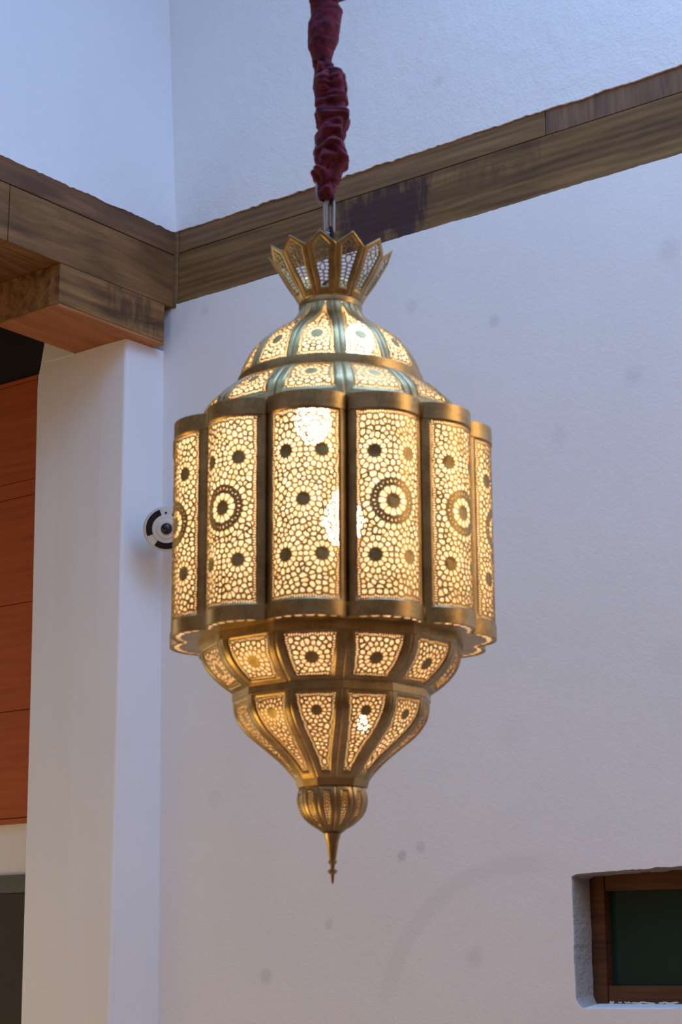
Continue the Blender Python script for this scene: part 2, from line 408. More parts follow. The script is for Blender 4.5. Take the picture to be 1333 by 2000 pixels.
lm = bpy.data.materials.new('added_glow_liner'); lm.use_nodes = True; t_ = lm.node_tree; t_.nodes.remove(t_.nodes['Principled BSDF'])  # unseen liner, added so the holes glow an even cream
tb = t_.nodes.new('ShaderNodeBsdfTranslucent'); tb.inputs[0].default_value = (.92, .84, .70, 1)
df = t_.nodes.new('ShaderNodeBsdfDiffuse'); df.inputs[0].default_value = (.85, .76, .62, 1)
tr = t_.nodes.new('ShaderNodeBsdfTransparent'); tr.inputs[0].default_value = (1, .93, .82, 1)
m1 = t_.nodes.new('ShaderNodeMixShader'); m1.inputs[0].default_value = .35
m2 = t_.nodes.new('ShaderNodeMixShader'); m2.inputs[0].default_value = .16
ln_ = t_.nodes.new('ShaderNodeTexNoise'); ln_.inputs['Scale'].default_value = 75; ln_.inputs['Detail'].default_value = 3
tc_ = t_.nodes.new('ShaderNodeTexCoord'); t_.links.new(tc_.outputs['Object'], ln_.inputs['Vector'])
rp_ = t_.nodes.new('ShaderNodeValToRGB'); rp_.color_ramp.elements[0].position = .36; rp_.color_ramp.elements[0].color = (.78, .56, .36, 1)
rp_.color_ramp.elements[1].position = .66; rp_.color_ramp.elements[1].color = (1, .93, .82, 1)
t_.links.new(ln_.outputs['Fac'], rp_.inputs[0]); t_.links.new(rp_.outputs[0], tb.inputs[0])
mr_ = t_.nodes.new('ShaderNodeMapRange'); mr_.inputs['From Min'].default_value = .3; mr_.inputs['From Max'].default_value = .7
mr_.inputs['To Min'].default_value = .06; mr_.inputs['To Max'].default_value = .34
t_.links.new(ln_.outputs['Fac'], mr_.inputs['Value']); t_.links.new(mr_.outputs[0], m2.inputs[0])
t_.links.new(tb.outputs[0], m1.inputs[1]); t_.links.new(df.outputs[0], m1.inputs[2])
t_.links.new(m1.outputs[0], m2.inputs[1]); t_.links.new(tr.outputs[0], m2.inputs[2]); t_.links.new(m2.outputs[0], t_.nodes['Material Output'].inputs[0])
M_LAT = brass_mat('pierced_brass', (.48, .37, .16), .42)

def clip(poly, mx, my, nx, ny):
    out = []; k = len(poly)
    for i in range(k):
        a = poly[i]; b = poly[(i+1) % k]
        da = (a[0]-mx)*nx + (a[1]-my)*ny; db_ = (b[0]-mx)*nx + (b[1]-my)*ny
        if da <= 0: out.append(a)
        if (da < 0 < db_) or (db_ < 0 < da):
            t = da/(da-db_); out.append((a[0]+(b[0]-a[0])*t, a[1]+(b[1]-a[1])*t))
    return out
def resample(poly, pitch):
    pts = []; P = [Vector(p) for p in poly]; N = len(P)
    L = [(P[(i+1) % N]-P[i]).length for i in range(N)]; tot = sum(L); n = max(8, round(tot/pitch))
    acc = 0; i = 0
    for k in range(n):
        d = tot*k/n
        while acc + L[i] < d: acc += L[i]; i += 1
        t = (d-acc)/L[i]; q = P[i].lerp(P[(i+1) % N], t); e = (P[(i+1) % N]-P[i]).normalized()
        pts.append((q, Vector((-e.y, e.x))))       # inward normal for a counter-clockwise outline
    return pts
def lattice(bm, win, mapf, rosettes, rnd, spacing=.0094, inset=.00108, pitch=.0048, bead=.0021):
    """Pierced sheet: Voronoi cells of the window outline, each a ring round a rounded hole."""
    WP = np.array(win); WN = np.roll(WP, -1, 0)
    def dist(p):
        d = WN-WP; L2 = (d**2).sum(1) + 1e-12; t = np.clip(((p-WP)*d).sum(1)/L2, 0, 1)
        q = WP + d*t[:, None]; dm = math.sqrt(((q-p)**2).sum(1).min())
        ins = False; c = (WP[:, 1] > p[1]) != (WN[:, 1] > p[1])
        xi = (WN[:, 0]-WP[:, 0])*(p[1]-WP[:, 1])/(WN[:, 1]-WP[:, 1]+1e-15)+WP[:, 0]
        ins = (np.count_nonzero(c & (p[0] < xi)) % 2) == 1
        return dm if ins else -dm
    seedz = rnd.uniform(0, 50)
    seeds = []; ghost = []; zones = []; PW = {'s': 1.0}
    def far_slant(p, r):           # unequal spacing along a wandering direction, so the holes come out long
        th = 6.0*noise.noise(Vector((p[0]*22, p[1]*22, seedz))); c_, s_ = math.cos(th), math.sin(th)
        for q in seeds:
            dx, dy = p[0]-q[0], p[1]-q[1]
            if abs(dx) > .02 or abs(dy) > .02: continue
            u, v = (dx*c_+dy*s_)/1.45, (-dx*s_+dy*c_)*1.30
            if u*u+v*v < r*r or dx*dx+dy*dy < .0000200: return False
        return True
    def far(p, r):
        return all((p[0]-q[0])**2+(p[1]-q[1])**2 > r*r for q in seeds)
    for q, n in resample(win, pitch):
        p = q + n*bead; g_ = q - n*bead
        if dist(np.array(p)) > bead*.7 and far(p, .0028): seeds.append((p.x, p.y, 'b', 0.0)); ghost.append((g_.x, g_.y))
        else: ghost.append((g_.x, g_.y))
    for (x, y, big) in rosettes:
        s = big if big < 1.0 else 1.0
        layers = [(0, 1, 's', 0), (.0180*s, 12, 'p', 0), (.0305*s, 18, 'n', .5)]
        if big >= 1.0: layers = [(0, 1, 's', 0), (.0205, 12, 'p', 0), (.0355, 30, 't', .5), (.0490, 26, 'n', 0)]
        disc = .000108*s*s if big < 1.0 else .0000923
        for r, n, k, off in layers:
            for i in range(n):
                a = 2*PI*(i+off)/n; p = (x+r*math.sin(a), y+r*math.cos(a))
                if dist(np.array(p)) > bead+.0028 and far(p, .0040): seeds.append((p[0], p[1], k, disc if k == 's' else 0.0))
        zones.append((x, y, layers[-1][0]+spacing*.55))
    x0, y0 = WP.min(0); x1, y1 = WP.max(0)
    for k in range(int((x1-x0)*(y1-y0)/(spacing**2)*14)):
        p = (rnd.uniform(x0, x1), rnd.uniform(y0, y1))
        if any(math.hypot(p[0]-q[0], p[1]-q[1]) < q[2] for q in zones): continue
        if far_slant(p, spacing*rnd.uniform(.70, 1.12)) and dist(np.array(p)) > bead+spacing*.42: seeds.append((p[0], p[1], 'n', 0.0))
    A = np.array([(s[0], s[1]) for s in seeds] + ghost)
    AW = np.array([s[3] for s in seeds] + [0.0]*len(ghost))
    for i, (sx, sy, kind, wgt) in enumerate(seeds):
        d2 = ((A-(sx, sy))**2).sum(1); near = np.argsort(d2)[1:26]; h = .014
        poly = [(sx-h, sy-h), (sx+h, sy-h), (sx+h, sy+h), (sx-h, sy+h)]
        for j in near:
            qx, qy = A[j]; dx, dy = qx-sx, qy-sy; L = math.hypot(dx, dy)
            if L < 1e-7 or L > .034: continue
            tt = .5+(wgt-AW[j])/(2*L*L)
            poly = clip(poly, sx+dx*tt, sy+dy*tt, dx/L, dy/L)
            if len(poly) < 3: break
        # drop tiny edges
        pp = []
        for p in poly:
            if not pp or math.hypot(p[0]-pp[-1][0], p[1]-pp[-1][1]) > .0004: pp.append(p)
        if len(pp) > 1 and math.hypot(pp[0][0]-pp[-1][0], pp[0][1]-pp[-1][1]) < .0004: pp.pop()
        if len(pp) < 3: continue
        poly = pp; k = len(poly)
        cx = sum(p[0] for p in poly)/k; cy = sum(p[1] for p in poly)/k
        ap = min(abs((poly[(m+1) % k][0]-poly[m][0])*(poly[m][1]-cy)-(poly[m][0]-cx)*(poly[(m+1) % k][1]-poly[m][1]))/max(1e-6, math.hypot(poly[(m+1) % k][0]-poly[m][0], poly[(m+1) % k][1]-poly[m][1])) for m in range(k))
        if kind == 's':
            bm.faces.new([bm.verts.new(mapf(*p)) for p in poly]); continue
        ins = {'n': inset, 'p': inset*.8, 'b': inset*.85, 't': .0025}[kind]
        if kind == 'n': ins *= rnd.uniform(.8, 1.25)
        s = max(.22, 1 - ins/max(ap, 1e-5))
        H = [(cx+(p[0]-cx)*s, cy+(p[1]-cy)*s) for p in poly]
        outer = []; inner = []
        for m in range(k):
            O0, O1, O2 = poly[m-1], poly[m], poly[(m+1) % k]; a, b, c = H[m-1], H[m], H[(m+1) % k]
            mo1 = ((O0[0]+O1[0])/2, (O0[1]+O1[1])/2); mo2 = ((O1[0]+O2[0])/2, (O1[1]+O2[1])/2)
            m1 = ((a[0]+b[0])/2, (a[1]+b[1])/2); m2 = ((b[0]+c[0])/2, (b[1]+c[1])/2)
            for t in (0, .34, .67):
                q = tuple((1-t)**2*m1[e]+2*t*(1-t)*b[e]+t*t*m2[e] for e in (0, 1))
                if t: q = tuple(q[e]*.65+(m1[e]*(1-t)+b[e]*t if t < .5 else b[e]*(1-t)*1.5+m2[e]*(1-1.5*(1-t)))*.35 for e in (0, 1))
                inner.append(q)
                if t == 0: outer.append(mo1)
                elif t == .34: outer.append(tuple(mo1[e]*.25+O1[e]*.75 for e in (0, 1)))
                else: outer.append(tuple(mo2[e]*.25+O1[e]*.75 for e in (0, 1)))
        VO = [bm.verts.new(mapf(*p)) for p in outer]; VI = [bm.verts.new(mapf(*p)) for p in inner]
        n = len(VO)
        for m in range(n):
            bm.faces.new((VO[m], VO[(m+1) % n], VI[(m+1) % n], VI[m]))
    KEEP.add(id(bm))

def shrink(win, d):
    o = []; N = len(win)
    for i, p in enumerate(win):
        a, b = Vector(win[i-1]), Vector(win[(i+1) % N]); q = Vector(p)
        n1 = (q-a).normalized() if (q-a).length > 1e-6 else (b-q).normalized(); n2 = (b-q).normalized() if (b-q).length > 1e-6 else n1
        n = Vector((-n1.y-n2.y, n1.x+n2.x)); n = n/max(.6, n.length/2)/2 if n.length > 1e-6 else n
        o.append((q.x+n.x*d, q.y+n.y*d))
    return o
def ring_between(bm, outer, inner, mapf, n=2, lift=0.0):
    R = []
    for j in range(n+1):
        t = j/n; R.append([bm.verts.new(mapf(o[0]+(i[0]-o[0])*t, o[1]+(i[1]-o[1])*t, lift)) for o, i in zip(outer, inner)])
    N = len(outer)
    for a, b in zip(R, R[1:]):
        for k in range(N): bm.faces.new((a[k], a[(k+1) % N], b[(k+1) % N], b[k]))

S15, C15 = math.sin(PI/12), math.cos(PI/12)
class Gore:
    """one of twelve panels round the axis; flat coordinates: x across, y = arc length up the profile"""
    def __init__(s, prof, bulge=0.0, smooth=True):
        P = prof[::-1]                                  # bottom to top
        if smooth:                                      # Catmull-Rom refinement
            Q = []
            for i in range(len(P)-1):
                p0, p1, p2, p3 = P[max(i-1, 0)], P[i], P[i+1], P[min(i+2, len(P)-1)]
                for t in (0, .25, .5, .75):
                    Q.append(tuple(.5*((2*p1[e])+(-p0[e]+p2[e])*t+(2*p0[e]-5*p1[e]+4*p2[e]-p3[e])*t*t+(-p0[e]+3*p1[e]-3*p2[e]+p3[e])*t**3) for e in (0, 1)))
            P = Q+[P[-1]]
        s.R = np.array([p[0] for p in P]); s.Z = np.array([p[1] for p in P])
        s.S = np.concatenate([[0], np.cumsum(np.hypot(np.diff(s.R), np.diff(s.Z)))]); s.L = float(s.S[-1]); s.b = bulge
    def r(s, y): return float(np.interp(y, s.S, s.R))
    def w(s, y): return s.r(y)*S15
    def map(s, x, y, lift=0.0):
        yy = min(max(y, 0), s.L); R = s.r(yy); z = float(np.interp(yy, s.S, s.Z)); u = x/(R*S15+1e-9)
        d = R*C15 + R*(1-C15)*s.b*(1-u*u)
        e = .002; dr = s.r(min(yy+e, s.L))-s.r(max(yy-e, 0)); dz = float(np.interp(min(yy+e, s.L), s.S, s.Z)-np.interp(max(yy-e, 0), s.S, s.Z))
        l = math.hypot(dr, dz)+1e-9; nr, nz = dz/l, -dr/l
        k = 1 + lift*nr/max(R, .01)
        return Vector((x*k, -d*k, z+lift*nz))
    def outlines(s, y0, y1, frac, drop=0.0, n=26, m=10, wdrop=None):
        def side(f, ya, yb): return [(f(ya+(yb-ya)*i/n), ya+(yb-ya)*i/n) for i in range(n)]
        wd = drop if wdrop is None else wdrop
        hw = lambda y: s.w(y)*np.interp((y-y0)/(y1-y0), [q[0] for q in frac], [q[1] for q in frac])
        out = [(s.w(0)*(-1+2*i/m), 0.0) for i in range(m)] + [(s.w(y)*1.0, y) for y in [(s.L-drop)*i/n for i in range(n)]]
        out += [(s.w(s.L-drop)*(1-2*i/m), s.L-drop + drop*(1-abs(1-2*i/m))) for i in range(m)]
        out += [(-s.w(y), y) for y in [(s.L-drop)*(1-i/n) for i in range(n)]]
        a, b = y0, y1-wd
        win = [(hw(a)*(-1+2*i/m), a) for i in range(m)] + [(hw(a+(b-a)*i/n), a+(b-a)*i/n) for i in range(n)]
        win += [(hw(b)*(1-2*i/m), b+wd*(1-abs(1-2*i/m))) for i in range(m)]
        win += [(-hw(b+(a-b)*i/n), b+(a-b)*i/n) for i in range(n)]
        return out, win

LX, LY = -0.0155, 3.5; LZ = 1.7767
lan = thing('hanging_lantern', 'large twelve sided pierced brass lantern hanging lit in the middle of the courtyard', 'lantern', (LX, LY, LZ))
lan.rotation_euler = (0, math.radians(-0.3), math.radians(21.1))
def place(parts, k):   # copies of a panel and its sub-parts round the axis
    root, subs = parts
    r = root.copy(); COL.objects.link(r); r.parent = lan; r.rotation_euler = (0, 0, 2*PI*k/12); r.location = (0, 0, -LZ)
    for s in subs:
        c = s.copy(); COL.objects.link(c); c.parent = r
def solid(o, t, off=-1.0):
    md = o.modifiers.new('thickness', 'SOLIDIFY'); md.thickness = t; md.offset = off; md.use_even_offset = False
    if len(o.data.materials) > 1: md.material_offset = 1
    return o
def panel_proto(name, gore, out, win, ros, seed, latname='lattice', lift=.0007, liner=None, **kw):
    bm = bmesh.new(); ring_between(bm, out, shrink(win, .0011), gore.map, 3, lift); KEEP.add(id(bm))
    root = solid(link(name, bm, (M_BR, M_BR if name == 'crown_petal' else M_IN), smooth=True), .0014)
    bm = bmesh.new(); lattice(bm, win, lambda x, y: gore.map(x, y), ros, random.Random(seed), **kw)
    lat = solid(link(latname, bm, (M_LAT, M_LAT if name == 'crown_petal' else M_IN), root), .0011)
    subs = [lat]
    if liner:
        bm = bmesh.new(); ys = [p[1] for p in win]; ya, yb = min(ys)-.006, max(ys)+.006; g0 = []
        for j in range(17):
            y = ya+(yb-ya)*j/16; h = liner(y)
            g0.append([bm.verts.new(gore.map(-h+2*h*i/10, y, -.005)) for i in range(11)])
        for a, b in zip(g0, g0[1:]):
            for i in range(10): bm.faces.new((a[i], a[i+1], b[i+1], b[i]))
        KEEP.add(id(bm)); subs.append(link('added_glow_liner', bm, lm, root, smooth=True))
    return root, subs
def spread(protos, order=None):
    for k in range(12):
        place(protos[k % len(protos)], k)
    for root, subs in protos:
        for s in subs: bpy.data.objects.remove(s)
        bpy.data.objects.remove(root)

def seedset(name, gore, out, win, ros, seeds, **kw):
    spread([panel_proto(name, gore, out, win, ros, s, liner=(gore.w if name != 'crown_petal' else None), **kw) for s in seeds])

# upper dome
G = Gore([(.0602, 2.9087), (.0632, 2.8893), (.0763, 2.8699), (.0996, 2.8516), (.1269, 2.8323), (.152, 2.8087), (.1699, 2.7789), (.1797, 2.7502), (.1825, 2.7258)], 1.0)
o_, w_ = G.outlines(.021, G.L-.012, [(0, .80), (.45, .76), (.7, .55), (.85, .32), (1, .13)])
seedset('dome_panel', G, o_, w_, [(0, .073, .85)], (1, 2), spacing=.0092)
# shoulder
G = Gore([(.176, 2.7330), (.1935, 2.7237), (.2115, 2.7132), (.2314, 2.6952), (.2491, 2.6742), (.2577, 2.6401)], 1.0)
o_, w_ = G.outlines(.018, G.L-.006, [(0, .74), (1, .72)])
seedset('shoulder_panel', G, o_, w_, [(0, .066, .85)], (3, 4))
# bowl
G = Gore([(.2495, 2.2273), (.249, 2.2027), (.2388, 2.1742), (.2151, 2.1478), (.1838, 2.1253)], .15)
o_, w_ = G.outlines(.017, G.L-.022, [(0, .66), (1, .75)])
seedset('bowl_panel', G, o_, w_, [(0, .060, .95)], (5, 6))
# cup
G = Gore([(.1850, 2.1290), (.1862, 2.1078), (.1848, 2.0942), (.1794, 2.0768), (.1598, 2.0507), (.1297, 2.0257), (.0988, 1.9999), (.0805, 1.9807), (.0689, 1.9664), (.0612, 1.9512)], .1)
o_, w_ = G.outlines(.032, G.L-.023, [(0, .42), (.3, .55), (.6, .68), (1, .77)])
seedset('cup_panel', G, o_, w_, [(0, G.L-.055, .75)], (7, 8), spacing=.0084, pitch=.0044)
# ball under the cup
G = Gore([(.0612, 1.9522), (.0649, 1.9379), (.0654, 1.9256), (.062, 1.9114), (.0543, 1.8982), (.0381, 1.8841), (.019, 1.8728), (.0152, 1.869)], 1.0)
o_, w_ = G.outlines(.026, G.L-.010, [(0, .30), (.5, .42), (1, .35)])
seedset('ball_panel', G, o_, w_, [], (9,), spacing=.0048, pitch=.006, bead=.0012, inset=.0009)
# crown petals
G = Gore([(.1275, 3.019), (.112, 2.992), (.092, 2.957), (.074, 2.930), (.0605, 2.9060)], .7)
o_, w_ = G.outlines(.020, G.L-.009, [(0, .45), (1, .66)], drop=.026, wdrop=.020)
seedset('crown_petal', G, o_, w_, [], (10, 11), spacing=.0100, inset=.0009, pitch=.0075, bead=.003)

# the twelve upright half-round lobes
RT, HA = .0837, math.radians(60); RCc = .2705 - RT*math.cos(HA)
ZT0, ZT1 = 2.223, 2.635
class Lobe:
    def map(s, x, y, lift=0.0):
        a = x/RT; r = RT+lift
        return Vector((r*math.sin(a), -(RCc + r*math.cos(a)), ZT0+y))
LB = Lobe(); H = ZT1-ZT0; xo = RT*HA; xw = RT*math.radians(47)
m_, n_ = 20, 20
out = [(-xo+2*xo*i/m_, 0) for i in range(m_)]+[(xo, H*i/n_) for i in range(n_)]+[(xo-2*xo*i/m_, H) for i in range(m_)]+[(-xo, H-H*i/n_) for i in range(n_)]
wy0, wy1 = .030, H-.034
win = [(-xw+2*xw*i/m_, wy0) for i in range(m_)]+[(xw, wy0+(wy1-wy0)*i/n_) for i in range(n_)]+[(xw-2*xw*i/m_, wy1) for i in range(m_)]+[(-xw, wy1-(wy1-wy0)*i/n_) for i in range(n_)]
def lobe_proto(seed, big=1.0):
    root, subs = panel_proto('lobe_panel', LB, out, win, [(0, .209, big), (-.034, .110, .98), (.034, .110, .98), (-.034, .300, .98), (.034, .300, .98)], seed, liner=lambda y: RT*math.radians(56))
    for y0, y1 in ((0.0, .029), (H-.032, H)):
        bm = bmesh.new()
        for z in (0, 1): pass
        g0 = [[bm.verts.new(LB.map(-xo+2*xo*i/24, y, 0.0020 if 0 < j < 3 else .0010)) for i in range(25)] for j, y in enumerate((y0, y0+.0008, y1-.0008, y1))]
        for a, b in zip(g0, g0[1:]):
            for i in range(24): bm.faces.new((a[i], a[i+1], b[i+1], b[i]))
        KEEP.add(id(bm))
        subs.append(solid(link('band', bm, M_BR, root, smooth=True), .0012))
    # flat top plate and pierced foot plate
    def plate(x, v, z, rin):
        p = LB.map(x, 0); q = Vector((x/xo*rin*S15, -rin*C15, 0)); r_ = Vector((p.x, p.y, 0)).lerp(q, v)
        return Vector((r_.x, r_.y, z))
    bm = bmesh.new()
    g0 = [[bm.verts.new(plate(-xo+2*xo*i/24, v, ZT1-.003+.004*v, .245)) for i in range(25)] for v in (0, .5, 1)]
    for a, b in zip(g0, g0[1:]):
        for i in range(24): bm.faces.new((a[i], a[i+1], b[i+1], b[i]))
    subs.append(link('top_plate', bm, M_BR, root))
    bm = bmesh.new(); NH = 8
    for i in range(NH):
        xa, xb = -xo+2*xo*i/NH, -xo+2*xo*(i+1)/NH
        zc = ZT0+.0015
        for v0, v1, hole in ((0, .05, 0), (.05, .26, 1), (.26, 1, 0)):
            C = [plate(xa, v0, zc, .244), plate(xb, v0, zc, .244), plate(xb, v1, zc, .244), plate(xa, v1, zc, .244)]
            if not hole: bm.faces.new([bm.verts.new(c) for c in C]); continue
            mid = sum(C, Vector())/4; e = [C[0].lerp(C[1], .5), C[1], C[1].lerp(C[2], .5), C[2], C[2].lerp(C[3], .5), C[3], C[3].lerp(C[0], .5), C[0]]
            hw_ = min((C[1]-C[0]).length, (C[2]-C[1]).length)*.34
            I = [mid+(q-mid)*(.74 if u_ % 2 == 0 else .54) for u_, q in enumerate(e)]
            VO = [bm.verts.new(q) for q in e]; VI = [bm.verts.new(q) for q in I]
            for t in range(8): bm.faces.new((VO[t], VO[(t+1) % 8], VI[(t+1) % 8], VI[t]))
    subs.append(link('foot_plate', bm, M_BR, root))
    return root, subs
spread([lobe_proto(21), lobe_proto(22), lobe_proto(23), lobe_proto(24, .99)])

def lpart(name, bm, mat=None, **kw):
    o = link(name, bm, mat or M_BR, lan, **kw); o.location = (0, 0, -LZ); return o
# turned pieces
bm = bmesh.new(); lathe(bm, [(.0585, 2.896), (.0625, 2.897), (.0635, 2.903), (.0618, 2.910), (.0628, 2.918), (.0600, 2.920), (.0585, 2.896)], 48)
lpart('collar', bm, smooth=True)
bm = bmesh.new(); lathe(bm, [(.1805, 2.7245), (.1838, 2.7250), (.1845, 2.735), (.1835, 2.7465), (.1800, 2.747)], 96); lpart('dome_rim', bm, smooth=True)
def facet_band(prof):
    bm = bmesh.new(); rr = []
    for r, z in prof: rr.append([bm.verts.new((r*math.sin(PI/12+PI/6*k), -r*math.cos(PI/12+PI/6*k), z)) for k in range(12)])
    for a, b in zip(rr, rr[1:]):
        for k in range(12): bm.faces.new((a[k], a[(k+1) % 12], b[(k+1) % 12], b[k]))
    return bm
lpart('bowl_rim', facet_band([(.244, 2.2310), (.2535, 2.2310), (.2525, 2.2085), (.248, 2.2080)]))
lpart('cup_rim', facet_band([(.1830, 2.1300), (.1885, 2.1300), (.1890, 2.1130), (.1845, 2.1120)]))
lpart('cup_foot_rim', facet_band([(.060, 1.9700), (.0700, 1.9660), (.0660, 1.9525), (.060, 1.9515)]))
bm = bmesh.new(); lathe(bm, [(.0195, 1.8745), (.0165, 1.8705), (.0114, 1.8531), (.0076, 1.8278), (.0066, 1.8204), (.0085, 1.8185), (.0085, 1.8157), (.0047, 1.812), (.0038, 1.8055), (.0090, 1.8017), (.0090, 1.798), (.0038, 1.7943), (.0033, 1.7878), (.0024, 1.7794), (.0005, 1.7767)], 24)
lpart('finial', bm, smooth=True)
# dome neck plate with the eye the hook holds
bm = bmesh.new(); lathe(bm, [(.0595, 2.9055), (.02, 2.9075), (.012, 2.915), (.010, 2.93), (.0005, 2.931)], 32); lpart('neck_plate', bm, smooth=True)
bm = bmesh.new(); tube(bm, [(.014*math.cos(a), 0, 2.944+.017*math.sin(a)) for a in [2*PI*i/20 for i in range(20)]], .003, 8, True); lpart('eye_ring', bm, plain('dark_iron', (.02, .02, .025), .4, .8), smooth=True)
# bulbs on a central stem
em = bpy.data.materials.new('lit_bulb'); em.use_nodes = True; nt = em.node_tree; nt.nodes.remove(nt.nodes['Principled BSDF'])
e = nt.nodes.new('ShaderNodeEmission'); e.inputs[0].default_value = (1.0, .79, .53, 1); e.inputs[1].default_value = 68
nt.links.new(e.outputs[0], nt.nodes['Material Output'].inputs[0])
M_SOCK = plain('socket_plastic', (.35, .33, .30), .5)
bm = bmesh.new(); tube(bm, [(0, 0, 2.90), (0, 0, 2.5), (0, 0, 2.10)], .006, 8); lpart('stem', bm, M_BR, smooth=True)
rz = math.radians(21.1)
for wx, wy, bz, r in ((-.034, -.05, 2.652, .037), (.023, -.07, 2.446, .040), (.055, -.03, 2.824, .031), (.058, -.02, 2.068, .012)):  # the last, smallest one is added for a bright glint in the cup
    x = wx*math.cos(rz)+wy*math.sin(rz); y = -wx*math.sin(rz)+wy*math.cos(rz)
    bm = bmesh.new(); k = r/.030
    lathe(bm, [(.0005, bz-.036*k), (.012*k, bz-.033*k), (.024*k, bz-.020*k), (.030*k, bz), (.027*k, bz+.015*k), (.017*k, bz+.034*k), (.0135*k, bz+.045*k), (.0005, bz+.046*k)], 20)
    flip = bz > 2.8            # the bulb in the dome stands upright on its socket
    if flip:
        for v_ in bm.verts: v_.co.z = 2*bz - v_.co.z
    bmesh.ops.translate(bm, verts=bm.verts, vec=(x, y, 0))
    b = lpart('bulb', bm, em, smooth=True)
    bm = bmesh.new(); lathe(bm, [(.0138*k, bz+.045*k), (.0155*k, bz+.047*k), (.0155*k, bz+.078*k), (.004*k, bz+.083*k)], 16, True)
    bmesh.ops.translate(bm, verts=bm.verts, vec=(x, y, 0)); tube(bm, [(x, y, bz+.08*k), (x*.5, y*.5, bz+.088*k), (0, 0, bz+.080*k)], .003, 6)
    if flip:
        for v_ in bm.verts: v_.co.z = 2*bz - v_.co.z
    s = link('socket', bm, M_SOCK, b, smooth=False)

# ------------------------------------------------------------------ hanging chain and its cloth sleeve
M_STEEL = plain('galvanised_steel', (.42, .42, .40), .38, .85)
M_BLK = plain('black_iron', (.015, .016, .02), .45, .5)
ch = thing('hanging_chain', 'grey steel link and chain that carries the brass lantern below the red cloth', 'chain', (LX, LY, 2.94))
def linkpts(z0, z1, w, ang, cx):
    pts = []; h = (z1-z0)/2; r = w/2
    for i in range(24):
        a = 2*PI*i/24; x = r*math.cos(a); zz = (h-r)*(1 if math.sin(a) >= 0 else -1) + r*math.sin(a)
        if abs(math.sin(a)) < 1e-6: zz = 0
        pts.append((cx + x*math.cos(ang), x*math.sin(ang), zz+(z0+z1)/2-2.94))
    return pts
cxl = -.0085
bm = bmesh.new(); tube(bm, linkpts(3.062, 3.137, .019, .15, cxl), .0032, 10, True); link('snap_link', bm, M_STEEL, ch, smooth=True)
bm = bmesh.new(); tube(bm, linkpts(3.068, 3.132, .010, .5, cxl-.001), .0022, 8, True); link('inner_link', bm, M_STEEL, ch, smooth=True)
bm = bmesh.new(); tube(bm, [(cxl+.004, .001, .138), (cxl+.006, .001, .120), (cxl+.006, 0, .09), (.001, 0, .05), (0, 0, .022)], [.004, .006, .0045, .004, .003], 8); link('hook', bm, M_BLK, ch, smooth=True)
bm = bmesh.new(); tube(bm, [(cxl+.003, 0, .186), (cxl+.008, -.002, .198), (cxl-.002, 0, .21)], .004, 8); link('hook_top', bm, M_BLK, ch, smooth=True)
for i in range(20):
    z0 = 3.128+.036*i*4.9
    if z0 > 6.5: break
n = 0; z0 = 3.128
while z0 < 6.66:
    bm = bmesh.new(); tube(bm, linkpts(z0, z0+.06, .026, PI/2*(n % 2)+.3, cxl-.012), .004, 8, True); link('link', bm, M_STEEL, ch, smooth=True)
    z0 += .046; n += 1
bm = bmesh.new(); box(bm, -2.9, 2.9, -.04, .04, 6.66, 6.74)
cbm = link('trim_2', bm, M_BEAM, kind='structure'); cbm.location = (LX, LY, 0); cbm.rotation_euler = (0, 0, ROT)

PRO = [(3.5839, -0.038, 0.0269), (3.5584, -0.0299, 0.0328), (3.5415, -0.0309, 0.0312), (3.5274, -0.0343, 0.0329), (3.4993, -0.0366, 0.0318), (3.4769, -0.0397, 0.0286), (3.4573, -0.0396, 0.0222), (3.4378, -0.0393, 0.0186), (3.4212, -0.0316, 0.023), (3.4101, -0.0231, 0.0323), (3.3879, -0.0229, 0.0341), (3.3713, -0.0218, 0.0334), (3.3493, -0.0183, 0.033), (3.3355, -0.0221, 0.0287), (3.3246, -0.0194, 0.0348), (3.3054, -0.0179, 0.0333), (3.2917, -0.0179, 0.027), (3.2753, -0.0219, 0.0322), (3.2644, -0.0239, 0.0292), (3.2536, -0.0222, 0.0301), (3.24, -0.0231, 0.0334), (3.221, -0.0187, 0.0352), (3.2102, -0.0203, 0.0293), (3.1994, -0.029, 0.0281), (3.194, -0.0309, 0.0312), (3.1778, -0.0277, 0.0268), (3.1698, -0.0296, 0.0199), (3.1536, -0.0308, 0.0199), (3.1402, -0.0308, 0.0162), (3.1335, -0.0332, 0.0099)]
top = []; z = 3.615; rr = random.Random(3)
while z < 6.55:
    top.append((z, -.03+rr.uniform(-.008, .008), rr.choice((.022, .035, .033, .024, .036)))); z += rr.uniform(.02, .035)
PRO = top[::-1] + [(3.60, -.022, .041)] + PRO
PZ = np.array([p[0] for p in PRO[::-1]]); PX = np.array([p[1] for p in PRO[::-1]]); PR = np.array([p[2] for p in PRO[::-1]])
sl = thing('cloth_sleeve', 'gathered dark red cloth sleeve wrapped around the chain above the lantern', 'sleeve', (0, LY, 3.1335))
bm = bmesh.new(); n = 56; zz = 3.1325; rings = []
